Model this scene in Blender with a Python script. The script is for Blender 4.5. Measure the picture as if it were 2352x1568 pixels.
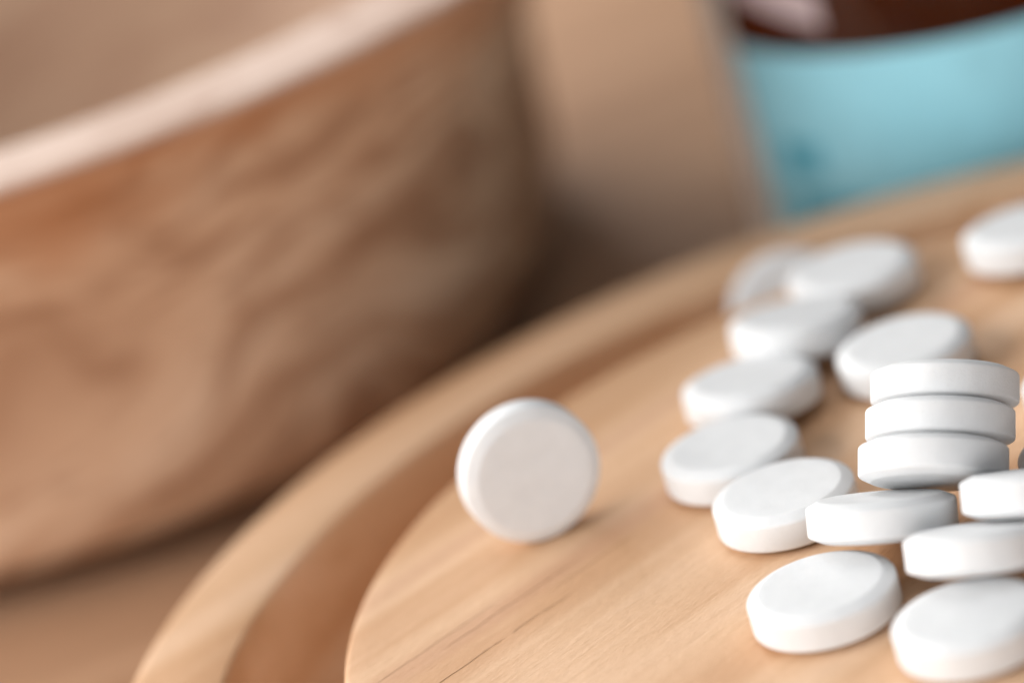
import bpy, bmesh, math, random
from mathutils import Vector, Matrix, Quaternion

S = 0.001                      # everything below is laid out in millimetres
scene = bpy.context.scene
for o in list(bpy.data.objects):
    bpy.data.objects.remove(o, do_unlink=True)
col = scene.collection

# ------------------------------------------------------------------ camera
PITCH, ROLL, DIST, FPX = math.radians(21.97), math.radians(16.418), 334.68, 9769.4 / 2352.0
fw = Vector((0, math.cos(PITCH), -math.sin(PITCH)))
rt = Vector((1, 0, 0))
dn = -rt.cross(fw)
ix = rt * math.cos(ROLL) + dn * math.sin(ROLL)
iy = -rt * math.sin(ROLL) + dn * math.cos(ROLL)
cam_d = bpy.data.cameras.new('camera')
cam = bpy.data.objects.new('camera', cam_d)
col.objects.link(cam)
m = Matrix((ix, -iy, -fw)).transposed().to_4x4()
m.translation = -fw * DIST * S
cam.matrix_world = m
cam_d.sensor_fit = 'HORIZONTAL'
cam_d.sensor_width = 36.0
cam_d.lens = 36.0 * FPX
cam_d.clip_start = 0.01
cam_d.clip_end = 20.0
cam_d.dof.use_dof = True
cam_d.dof.focus_distance = 0.2835
cam_d.dof.aperture_fstop = 12.0
scene.camera = cam

# ------------------------------------------------------------------ light
world = bpy.data.worlds.new('World')
scene.world = world
world.use_nodes = True
bg = world.node_tree.nodes['Background']
bg.inputs['Color'].default_value = (0.93, 0.96, 1.0, 1)
bg.inputs['Strength'].default_value = 0.13

def area(name, loc, target, sx, sy, power, color):
    d = bpy.data.lights.new(name, 'AREA')
    d.shape = 'RECTANGLE'
    d.size, d.size_y = sx * S, sy * S
    d.energy = power
    d.color = color
    o = bpy.data.objects.new(name, d)
    col.objects.link(o)
    o.location = Vector(loc) * S
    o.rotation_euler = (Vector(target) - Vector(loc)).to_track_quat('-Z', 'Y').to_euler()
    return o

area('window_light', (-440, -55, 250), (10, -20, 0), 660, 240, 4.1, (1.0, 0.985, 0.96))
area('front_fill', (-60, -570, 88), (0, -20, 5), 560, 120, 1.5, (1.0, 0.985, 0.975))  # unseen low fill, added to brighten the sides facing the camera
area('back_left_fill', (-200, 440, 215), (30, 70, -10), 380, 300, 2.3, (1.0, 0.97, 0.93))  # added fill from an unseen source, brightens the table behind the bowl
area('overhead_fill', (40, 130, 620), (20, 10, 0), 420, 420, 1.0, (0.95, 0.975, 1.0))  # unseen overhead fill, added to lift the tops and soften shadows

scene.view_settings.view_transform = 'Standard'
scene.view_settings.look = 'None'
scene.view_settings.exposure = 0.05
scene.view_settings.gamma = 1.0
scene.view_settings.use_curve_mapping = False
scene.render.engine = 'CYCLES'
scene.cycles.use_denoising = True
scene.cycles.max_bounces = 10
scene.cycles.caustics_reflective = False
scene.cycles.caustics_refractive = False

# ------------------------------------------------------------------ materials
def newmat(name):
    mt = bpy.data.materials.new(name)
    mt.use_nodes = True
    nt = mt.node_tree
    return mt, nt, nt.nodes['Principled BSDF']

class NB:
    """small node builder"""
    def __init__(s, nt): s.nt = nt
    def n(s, t, **kw):
        nd = s.nt.nodes.new(t)
        for k, v in kw.items(): setattr(nd, k, v)
        return nd
    def put(s, sock, v):
        if hasattr(v, 'is_output') or isinstance(v, bpy.types.NodeSocket): s.nt.links.new(v, sock)
        else: sock.default_value = v
    def math(s, op, a, b=None, c=None, clamp=False):
        nd = s.n('ShaderNodeMath', operation=op, use_clamp=clamp)
        for i, v in enumerate((a, b, c)):
            if v is not None: s.put(nd.inputs[i], v)
        return nd.outputs[0]
    def coords(s, rotz=0.0, scale=(1, 1, 1), loc=(0, 0, 0), src=None, rot=None):
        if src is None: src = s.n('ShaderNodeTexCoord').outputs['Object']
        mp = s.n('ShaderNodeMapping')
        s.put(mp.inputs['Vector'], src)
        mp.inputs['Rotation'].default_value = rot if rot else (0, 0, rotz)
        mp.inputs['Scale'].default_value = scale
        mp.inputs['Location'].default_value = loc
        return mp.outputs[0]
    def noise(s, vec, scale, detail=3, rough=0.5, dist=0.0, out='Fac'):
        nd = s.n('ShaderNodeTexNoise')
        s.put(nd.inputs['Vector'], vec)
        nd.inputs['Scale'].default_value = scale
        nd.inputs['Detail'].default_value = detail
        nd.inputs['Roughness'].default_value = rough
        nd.inputs['Distortion'].default_value = dist
        return nd.outputs[out]
    def ramp(s, fac, stops, interp='LINEAR'):
        nd = s.n('ShaderNodeValToRGB')
        s.put(nd.inputs[0], fac)
        cr = nd.color_ramp
        cr.interpolation = interp
        while len(cr.elements) < len(stops): cr.elements.new(0.5)
        for e, (p, c) in zip(cr.elements, stops):
            e.position = p
            e.color = (c, c, c, 1) if isinstance(c, (int, float)) else (*c, 1)
        return nd.outputs[0]
    def mix(s, fac, a, b, mode='MIX'):
        nd = s.n('ShaderNodeMix', data_type='RGBA', blend_type=mode)
        s.put(nd.inputs[0], fac)
        s.put(nd.inputs[6], a if not isinstance(a, tuple) else (*a, 1))
        s.put(nd.inputs[7], b if not isinstance(b, tuple) else (*b, 1))
        return nd.outputs[2]
    def sstep(s, v, a, b, lo=0.0, hi=1.0):
        nd = s.n('ShaderNodeMapRange', interpolation_type='SMOOTHSTEP')
        s.put(nd.inputs[0], v)
        for i, q in enumerate((a, b, lo, hi)): nd.inputs[1 + i].default_value = q
        return nd.outputs[0]
    def bump(s, h, strength, dist, normal=None):
        nd = s.n('ShaderNodeBump')
        s.put(nd.inputs['Height'], h)
        nd.inputs['Strength'].default_value = strength
        nd.inputs['Distance'].default_value = dist
        if normal is not None: s.put(nd.inputs['Normal'], normal)
        return nd.outputs[0]

GRAIN = math.radians(37.0)

def mat_tray():
    mt, nt, b = newmat('pale_pine')
    N = NB(nt)
    # rotate so that the grain runs along local x  (values in metres)
    g = N.coords(rotz=-GRAIN, loc=(-0.00727, -0.0615, 0))
    sep = N.n('ShaderNodeSeparateXYZ'); nt.links.new(g, sep.inputs[0])
    gx, gy = sep.outputs[0], sep.outputs[1]
    wob = N.noise(N.coords(src=g, scale=(45, 45, 45)), 1.0, 2)
    gyw = N.math('ADD', gy, N.math('MULTIPLY', N.math('SUBTRACT', wob, 0.5), 0.0012))
    # broad growth bands
    band = N.noise(N.coords(src=g, scale=(9, 150, 150)), 1.0, 3, 0.55, 0.25)
    band2 = N.noise(N.coords(src=g, scale=(16, 620, 300), loc=(3, 1, 0)), 1.0, 2, 0.5, 0.1)
    c = N.ramp(band, [(0.34, (0.575, 0.325, 0.175)), (0.50, (0.68, 0.43, 0.26)), (0.66, (0.74, 0.49, 0.32))])
    c = N.mix(N.math('MULTIPLY', N.sstep(band2, 0.56, 0.78), 0.22), c, (0.52, 0.285, 0.145))
    fleck = N.noise(N.coords(src=g, scale=(800, 2200, 2200)), 1.0, 3, 0.65)
    # a pinkish late wood streak between the two fine checks
    d = N.math('ABSOLUTE', N.math('SUBTRACT', gyw, -0.0332))
    streak = N.math('MULTIPLY', N.sstep(d, 0.0004, 0.0021, 1.0, 0.0), N.sstep(gx, -0.052, -0.040))
    c = N.mix(N.math('MULTIPLY', streak, 0.6), c, (0.53, 0.285, 0.165))
    d2 = N.math('ABSOLUTE', N.math('SUBTRACT', gyw, -0.0225))
    streak2 = N.sstep(d2, 0.0002, 0.0016, 1.0, 0.0)
    c = N.mix(N.math('MULTIPLY', streak2, 0.45), c, (0.53, 0.285, 0.165))
    c = N.mix(N.math('MULTIPLY', N.sstep(fleck, 0.5, 0.72), 0.16), c, (0.47, 0.25, 0.12))
    # fine fibres
    fib = N.noise(N.coords(src=g, scale=(260, 2600, 2600)), 1.0, 3, 0.6)
    c = N.mix(N.math('MULTIPLY', N.sstep(fib, 0.54, 0.76), 0.30), c, (0.50, 0.29, 0.15))
    # two hairline checks (drying cracks) along the grain
    total = None
    for y0, x0, x1, w in ((-0.03705, -0.0480, -0.0275, 0.000075), (-0.03372, -0.0395, -0.0235, 0.000055),
                          (-0.0324, -0.052, -0.0300, 0.000035), (-0.0352, -0.030, -0.020, 0.00003)):
        wv = N.math('MULTIPLY', N.math('SUBTRACT', N.noise(N.coords(src=g, scale=(330, 40, 40)), 1.0, 2), 0.5), 0.00035)
        dd = N.math('ABSOLUTE', N.math('SUBTRACT', N.math('ADD', gy, wv), y0))
        line = N.sstep(dd, w * 0.3, w * 1.5, 1.0, 0.0)
        mid, half = (x0 + x1) / 2, (x1 - x0) / 2
        along = N.sstep(N.math('ABSOLUTE', N.math('SUBTRACT', gx, mid)), half * 0.55, half, 1.0, 0.0)
        brk = N.sstep(N.noise(N.coords(src=g, scale=(420, 20, 20), loc=(y0 * 1000, 0, 0)), 1.0, 1), 0.30, 0.48)
        lv = N.math('MULTIPLY', N.math('MULTIPLY', line, along), brk)
        total = lv if total is None else N.math('MAXIMUM', total, lv)
    c = N.mix(N.math('MULTIPLY', total, 0.85), c, (0.36, 0.19, 0.08))
    nt.links.new(c, b.inputs['Base Color'])
    b.inputs['Roughness'].default_value = 0.55
    b.inputs['Specular IOR Level'].default_value = 0.4
    h = N.math('ADD', N.math('MULTIPLY', fib, 0.6), N.math('MULTIPLY', fleck, 0.6))
    h = N.math('SUBTRACT', h, N.math('MULTIPLY', total, 1.2))
    nt.links.new(N.bump(h, 0.8, 0.00014), b.inputs['Normal'])
    return mt

def mat_bowl(name, base_a, base_b, base_c, bark=None):
    mt, nt, b = newmat(name)
    N = NB(nt)
    g = N.coords(rot=(0.1, 0.16, -0.5))
    warp = N.noise(N.coords(src=g, scale=(26, 26, 26)), 1.0, 2, 0.5, out='Color')
    va = N.n('ShaderNodeVectorMath', operation='MULTIPLY_ADD')
    nt.links.new(warp, va.inputs[0]); va.inputs[1].default_value = (0.03, 0.03, 0.03); nt.links.new(g, va.inputs[2])
    n1 = N.noise(N.coords(src=va.outputs[0], scale=(26, 30, 170)), 1.0, 3, 0.55, 0.6)
    n2 = N.noise(N.coords(src=va.outputs[0], scale=(60, 70, 380)), 1.0, 3, 0.6, 0.4)
    c = N.ramp(n1, [(0.30, base_a), (0.48, base_b), (0.66, base_c)])
    c = N.mix(N.math('MULTIPLY', N.sstep(n2, 0.46, 0.62), 0.7), c, base_a)
    if bark:
        sp = N.n('ShaderNodeSeparateXYZ'); nt.links.new(N.n('ShaderNodeTexCoord').outputs['Object'], sp.inputs[0])
        wz = N.math('ADD', sp.outputs[2], N.math('MULTIPLY', N.math('SUBTRACT', N.noise(N.coords(scale=(55, 55, 40)), 1.0, 3), 0.5), 0.022))
        c = N.mix(N.math('MULTIPLY', N.sstep(wz, 0.0315, 0.0365), 0.65), c, bark)
    nt.links.new(c, b.inputs['Base Color'])
    b.inputs['Roughness'].default_value = 0.55
    b.inputs['Specular IOR Level'].default_value = 0.3
    nt.links.new(N.bump(n2, 0.4, 0.0003), b.inputs['Normal'])
    return mt

def mat_table():
    mt, nt, b = newmat('brown_table_wood')
    N = NB(nt)
    g = N.coords(rotz=math.radians(-12))
    n1 = N.noise(N.coords(src=g, scale=(7, 70, 20)), 1.0, 3, 0.55, 0.4)
    n2 = N.noise(N.coords(src=g, scale=(60, 900, 200)), 1.0, 3, 0.6)
    c = N.ramp(n1, [(0.3, (0.36, 0.205, 0.12)), (0.5, (0.45, 0.27, 0.165)), (0.7, (0.52, 0.325, 0.205))])
    c = N.mix(N.math('MULTIPLY', N.sstep(n2, 0.52, 0.7), 0.4), c, (0.26, 0.145, 0.08))
    nt.links.new(c, b.inputs['Base Color'])
    b.inputs['Roughness'].default_value = 0.5
    b.inputs['Specular IOR Level'].default_value = 0.12
    nt.links.new(N.bump(n2, 0.05, 0.0002), b.inputs['Normal'])
    return mt

def mat_pill(name, score=False):
    mt, nt, b = newmat(name)
    N = NB(nt)
    oi = N.n('ShaderNodeObjectInfo')
    tc = N.n('ShaderNodeTexCoord').outputs['Object']
    off = N.n('ShaderNodeVectorMath', operation='ADD')
    nt.links.new(tc, off.inputs[0]); nt.links.new(oi.outputs['Random'], off.inputs[1])
    n1 = N.noise(off.outputs[0], 600, 3)
    n2 = N.noise(off.outputs[0], 6000, 3, 0.65)
    c = N.ramp(n1, [(0.3, (0.695, 0.703, 0.712)), (0.7, (0.73, 0.738, 0.747))])
    c = N.mix(N.math('MULTIPLY', N.sstep(n2, 0.58, 0.72), 0.35), c, (0.60, 0.598, 0.595))
    nt.links.new(c, b.inputs['Base Color'])
    b.inputs['Roughness'].default_value = 0.62
    b.inputs['Specular IOR Level'].default_value = 0.28
    b.inputs['Subsurface Weight'].default_value = 0.2
    b.inputs['Subsurface Radius'].default_value = (1.0, 0.9, 0.8)
    b.inputs['Subsurface Scale'].default_value = 0.0008
    h = N.math('ADD', N.math('MULTIPLY', n2, 0.35), N.math('MULTIPLY', n1, 0.8))
    nrm = N.bump(h, 0.6, 0.00012)
    if score:
        sep = N.n('ShaderNodeSeparateXYZ'); nt.links.new(tc, sep.inputs[0])
        ln = N.sstep(N.math('ABSOLUTE', sep.outputs[1]), 0.00005, 0.0006, 0.0, 1.0)
        top = N.math('GREATER_THAN', sep.outputs[2], 0.0012)
        hs = N.math('SUBTRACT', 1.0, N.math('MULTIPLY', top, N.math('SUBTRACT', 1.0, ln)))
        nrm = N.bump(hs, 0.3, 0.00012, nrm)
    nt.links.new(nrm, b.inputs['Normal'])
    return mt

def mat_glass():
    mt, nt, b = newmat('amber_glass')
    b.inputs['Base Color'].default_value = (0.30, 0.12, 0.018, 1)
    b.inputs['Transmission Weight'].default_value = 1.0
    b.inputs['IOR'].default_value = 1.5
    b.inputs['Roughness'].default_value = 0.02
    return mt

def mat_plain(name, colr, rough=0.5, spec=0.4, noise=0.06, sc=400):
    mt, nt, b = newmat(name)
    N = NB(nt)
    n1 = N.noise(N.coords(), sc, 3)
    lo = tuple(x * (1 - noise) for x in colr)
    hi = tuple(min(1, x * (1 + noise)) for x in colr)
    nt.links.new(N.ramp(n1, [(0.3, lo), (0.7, hi)]), b.inputs['Base Color'])
    b.inputs['Roughness'].default_value = rough
    b.inputs['Specular IOR Level'].default_value = spec
    return mt

M_TRAY = mat_tray()
M_BOWL = mat_bowl('brown_bowl_wood', (0.31, 0.16, 0.088), (0.56, 0.36, 0.235), (0.71, 0.52, 0.375), bark=(0.42, 0.18, 0.075))
M_RIM = mat_bowl('pale_bowl_rim_wood', (0.43, 0.28, 0.21), (0.52, 0.365, 0.29), (0.58, 0.43, 0.355))
M_INT = mat_bowl('tan_bowl_interior_wood', (0.32, 0.19, 0.125), (0.42, 0.275, 0.19), (0.48, 0.34, 0.235))
M_TABLE = mat_table()
M_PILL = mat_pill('white_tablet')
M_PILLS = mat_pill('white_scored_tablet', True)
M_GLASS = mat_glass()
M_LABEL = mat_plain('blue_label_paper', (0.34, 0.73, 0.87), 0.3, 0.5)
M_PRINT = mat_plain('teal_print', (0.10, 0.42, 0.56), 0.4, 0.5)
M_CAP = mat_plain('white_plastic', (0.8, 0.8, 0.78), 0.4, 0.5)

# ------------------------------------------------------------------ mesh helpers
def link(name, me, mat, parent=None, loc=(0, 0, 0)):
    o = bpy.data.objects.new(name, me)
    if mat and not me.materials: me.materials.append(mat)
    col.objects.link(o)
    o.location = Vector(loc) * S
    if parent: o.parent = parent
    return o

def lathe(name, prof, seg=160, closed=False):
    """prof: list of (r, z) in mm; r == 0 collapses to a pole"""
    bm = bmesh.new()
    rows = []
    for r, z in prof:
        if r < 1e-6: rows.append([bm.verts.new((0, 0, z * S))])
        else: rows.append([bm.verts.new((r * S * math.cos(2 * math.pi * k / seg), r * S * math.sin(2 * math.pi * k / seg), z * S)) for k in range(seg)])
    n = len(rows)
    for i in range(n if closed else n - 1):
        a, b = rows[i], rows[(i + 1) % n]
        for k in range(seg):
            k2 = (k + 1) % seg
            if len(a) == 1 and len(b) == 1: continue
            if len(a) == 1: bm.faces.new((a[0], b[k2], b[k]))
            elif len(b) == 1: bm.faces.new((a[k], a[k2], b[0]))
            else: bm.faces.new((a[k], a[k2], b[k2], b[k]))
    bmesh.ops.recalc_face_normals(bm, faces=bm.faces)
    for f in bm.faces: f.smooth = True
    me = bpy.data.meshes.new(name)
    bm.to_mesh(me); bm.free()
    return me

def smooth_prof(pts, it=2):
    """Chaikin rounding of an open profile"""
    for _ in range(it):
        q = [pts[0]]
        for (a, b) in zip(pts[:-1], pts[1:]):
            q.append((a[0] * .75 + b[0] * .25, a[1] * .75 + b[1] * .25))
            q.append((a[0] * .25 + b[0] * .75, a[1] * .25 + b[1] * .75))
        q.append(pts[-1])
        pts = q
    return pts

def empty(name, loc, label, cat):
    e = bpy.data.objects.new(name, None)
    e.empty_display_size = 0.01
    col.objects.link(e)
    e.location = Vector(loc) * S
    e['label'] = label
    e['category'] = cat
    return e

TABLE_Z = -16.0

# ------------------------------------------------------------------ table top
bm = bmesh.new()
bmesh.ops.create_grid(bm, x_segments=8, y_segments=8, size=0.9)
me = bpy.data.meshes.new('table_top')
bm.to_mesh(me); bm.free()
t = link('table_top', me, M_TABLE, None, (0, 200, TABLE_Z))
t['kind'] = 'structure'

# ------------------------------------------------------------------ round tray with a carved groove
TX, TY = 31.21, -53.50
tray = empty('wooden_tray', (TX, TY, TABLE_Z), 'round pale wooden tray with a carved groove inside its rim, holding the tablets', 'tray')
zb = -TABLE_Z                                  # plateau height above the table
GD = zb - 10.5                                  # groove floor
disc = [(0, zb)] + [(r, zb) for r in (12, 24, 34, 42, 47)] + [(48.25, zb), (48.55, zb - .06), (48.75, zb - .24), (48.85, zb - .6),
        (48.9, zb - 2), (49.1, GD + 1.6), (49.6, GD + .5), (50.8, GD + .02), (53.2, GD), (53.2, 0.6), (0, 0.6)]
link('centre_disc', lathe('centre_disc', disc, 256), M_TRAY, tray)
zr = zb - 1.8
rim = [(53.2, GD - .01), (55.6, GD + .12), (57.0, GD + .8), (57.8, GD + 2.2), (58.45, zr - 1.2), (58.52, zr - .35), (58.62, zr - .1), (58.9, zr),
       (62, zr + .02), (65.0, zr), (65.7, zr - .12), (66.1, zr - .45), (66.25, zr - 1.0), (66.2, zr - 6), (65.6, 3.0), (64.5, 0.8), (63.2, 0.0), (53.2, 0.0)]
link('rim', lathe('rim', rim, 256, closed=True), M_TRAY, tray)

# ------------------------------------------------------------------ wooden bowl
BX, BY = -40.4, 71.8
bowl = empty('wooden_bowl', (BX, BY, TABLE_Z), 'large out of focus brown wooden bowl with a broad pale rim behind the tray', 'bowl')
def sst(x, a, b):
    x = max(0.0, min(1.0, (x - a) / (b - a)))
    return x * x * (3 - 2 * x)
def oval(me):
    # hand carved, not turned: drawn in on the side of the bottle; unseen back shortened so light reaches the table
    for v in me.vertices:
        a = abs(math.degrees(math.atan2(v.co.y, v.co.x)))
        h = sst(v.co.z / S, 12, 38)
        k = 1 - 0.19 * (1 - sst(a, 8, 75 - 22 * h))
        v.co.x *= k; v.co.y *= k
        y = v.co.y / S
        if y > 2: v.co.y = (2 + (y - 2) * 0.42 + 2.3 * (1 - math.exp(-(y - 2) / 4))) * S
    return me
outer = smooth_prof([(34.0, 2.6), (57.5, 2.4), (61.2, 5.0), (61.8, 14), (62.6, 20), (64.4, 27), (67.0, 33), (69.6, 36.8), (71.0, 39.0)], 2)
inner = smooth_prof([(62.0, 38.6), (60.5, 35), (56.5, 27), (51, 18), (44, 11), (30, 7.5), (14, 6.6), (0, 6.5)], 2)
link('body', oval(lathe('body', outer, 220)), M_BOWL, bowl)
link('interior', oval(lathe('interior', inner, 220)), M_INT, bowl)
rimp = [(71.0, 39.0), (71.6, 39.35), (71.7, 39.7), (71.2, 40.0), (69, 40.1), (65, 40.1), (62.6, 40.0), (61.8, 39.7), (61.6, 39.2), (62.0, 38.6)]
link('rim', oval(lathe('rim', smooth_prof(rimp, 1), 220)), M_RIM, bowl)
foot = [(0, 0.02), (32.2, 0.02), (33.0, 0.3), (33.3, 0.9), (33.5, 2.0), (34.0, 2.6)]
link('foot', oval(lathe('foot', foot, 160)), M_BOWL, bowl)

# ------------------------------------------------------------------ amber bottle with a blue label
GX, GY, GR = 46.9, 42.0, 22.9
bottle = empty('medicine_bottle', (GX, GY, TABLE_Z), 'brown glass bottle with a light blue label standing behind the tray', 'bottle')
gp = smooth_prof([(0, 0.4), (18, 0.4), (21.5, 0.6), (22.9, 2.6), (22.9, 10), (22.9, 40), (22.9, 58), (21.8, 64), (17, 69), (12.5, 72), (11.5, 75), (11.5, 84)], 2)
gi = smooth_prof([(9.8, 84), (9.8, 74), (11.0, 70), (15.5, 67.2), (19.8, 62.5), (20.9, 57), (20.9, 40), (20.9, 10), (20.6, 4.4), (18, 3.0), (0, 2.8)], 2)
link('glass_body', lathe('glass_body', gp + gi, 160), M_GLASS, bottle)
cap = [(0, 88.5), (12.0, 88.5), (13.2, 88.2), (13.8, 87.4), (13.9, 77.5), (13.6, 76.8), (12.2, 76.6), (12.2, 85.5), (0, 85.5)]
link('screw_cap', lathe('screw_cap', cap, 96), M_CAP, bottle)

def wrap(name, r, a0, a1, z0, z1, th, mat, parent, seg=72, slope=0.0):
    """curved sheet with thickness th around the bottle axis"""
    bm = bmesh.new()
    ring = []
    for k in range(seg + 1):
        a = math.radians(a0 + (a1 - a0) * k / seg)
        c, s_ = math.cos(a), math.sin(a)
        ring.append([bm.verts.new((rr * S * c, rr * S * s_, (zz + slope * k / seg) * S)) for rr, zz in ((r, z0), (r + th, z0), (r + th, z1), (r, z1))])
    for k in range(seg):
        for j in range(4):
            bm.faces.new((ring[k][j], ring[k][(j + 1) % 4], ring[k + 1][(j + 1) % 4], ring[k + 1][j]))
    bm.faces.new(ring[0]); bm.faces.new(ring[-1])
    bmesh.ops.recalc_face_normals(bm, faces=bm.faces)
    me = bpy.data.meshes.new(name)
    bm.to_mesh(me); bm.free()
    return link(name, me, mat, parent)
M_SHEEN = mat_plain('pale_edge_sheen', (0.86, 0.82, 0.76), 0.5, 0.4)
wrap('painted_edge_sheen', GR + .03, -179, -160.5, 1.8, 57, .10, M_SHEEN, bottle, 20)  # bright edge of the glass, painted as an opaque pale strip
label = wrap('label', GR + .03, -159, 20, 3.5, 22.8, .12, M_LABEL, bottle)
M_GLINT = mat_plain('pale_pink_glint', (0.50, 0.40, 0.41), 0.4, 0.4)
wrap('painted_glint', GR + .03, -156, -130, 28.0, 31.5, .08, M_GLINT, bottle, 32, slope=-3.0)  # highlight on the amber glass, painted as a slanted pale wrap
wrap('printed_block', GR + .155, -150, -139, 11.5, 14.5, .02, M_PRINT, label, 16)
wrap('printed_block', GR + .155, -149, -128, 6.0, 9.6, .02, M_PRINT, label, 24)

# ------------------------------------------------------------------ tablets
T = 2.75
def pill_mesh():
    h = T / 2
    top = [(0, h + .02), (2.0, h + .015), (3.4, h), (4.08, h - .008), (4.17, h - .018), (4.23, h - .045), (4.85, h - .335), (4.915, h - .38), (4.965, h - .44), (4.995, h - .52), (5.0, h - .60)]
    prof = top + [(5.0, 0.0)] + [(r, -z) for r, z in reversed(top)]
    return lathe('tablet', prof, 128)
PM = pill_mesh()
PM.materials.append(M_PILL)
PMS = PM.copy()
PMS.materials[0] = M_PILLS
GROUP = 'white tablets spilled on the wooden tray'
tablets = [
    ((14.73, -61.99, 1.376), (0, 0, 1), False, 'white tablet lying flat in front, left of the cut-off tablet in the bottom right corner'),
    ((22.67, -71.60, 1.376), (0, 0, 1), False, 'nearest white tablet, lying flat in the bottom right corner'),
    ((14.85, -46.26, 1.376), (0, 0, 1), False, 'flat white tablet left of the stack, overlapped by the tilted tablet below the stack'),
    ((12.57, -36.57, 1.376), (0, 0, 1), False, 'leftmost of the tablets lying flat, nearest to the one standing on edge'),
    ((15.65, -27.09, 1.80), (0.053, 0.096, 0.994), False, 'blurred flat white tablet directly behind the leftmost flat tablet'),
    ((20.55, -19.30, 2.22), (0.10, 0.14, 0.985), False, 'blurred white tablet in the middle of the far row, touching the one behind it'),
    ((26.26, -11.25, 1.46), (0.013, 0.023, 0.9997), False, 'blurred white tablet farthest back in the row, beside the one in the groove'),
    ((27.12, -27.71, 1.376), (0, 0, 1), False, 'flat white tablet directly behind the stack of three'),
    ((39.70, -13.81, 1.71), (0.007, 0.079, 0.997), False, 'solitary blurred tablet near the far rim, cut off by the right edge'),
    ((-1.44, -36.60, 5.02), (0.22, -0.975, 0.03), False, 'single white tablet standing upright on its edge, apart from the others'),
    ((20.17, -56.61, 3.43), (0.192, 0.323, 0.927), False, 'tilted white tablet seen edge on, directly under the stack of three'),
    ((25.18, -65.29, 3.47), (0.158, 0.342, 0.926), False, 'tilted white tablet seen edge on, resting above the nearest corner tablet'),
    ((29.89, -62.36, 4.76), (0.190, 0.358, 0.914), False, 'tilted white tablet at the right edge, just right of the stack bottom'),
    ((24.54, -54.68, 5.25), (0.292, 0.514, 0.806), False, 'bottom tablet of the leaning stack of three'),
    ((25.85, -51.98, 6.45), (0.292, 0.514, 0.806), False, 'middle tablet of the leaning stack of three'),
    ((27.04, -49.19, 7.65), (0.292, 0.514, 0.806), False, 'top tablet of the leaning stack of three'),
    ((37.91, -42.19, 1.376), (0, 0, 1), False, 'tablet just peeking in at the right edge beside the top of the stack'),
    ((35.13, -53.15, 1.376), (0, 0, 1), False, 'tablet just peeking in at the right edge beside the bottom of the stack'),
    ((21.9, -0.5, -4.2), (0.0, -0.80, 0.60), False, 'dim blurred tablet fallen into the groove at the far rim'),
]
rng = random.Random(5)
for c, n, scored, lab in tablets:
    o = link('tablet', PMS if scored else PM, None, None, c)
    q = Vector((0, 0, 1)).rotation_difference(Vector(n).normalized())
    o.rotation_mode = 'QUATERNION'
    o.rotation_quaternion = q @ Quaternion((0, 0, 1), rng.uniform(0, 2 * math.pi) if not scored else math.radians(rng.uniform(50, 80)))
    o['label'] = lab
    o['category'] = 'tablet'
    o['group'] = GROUP
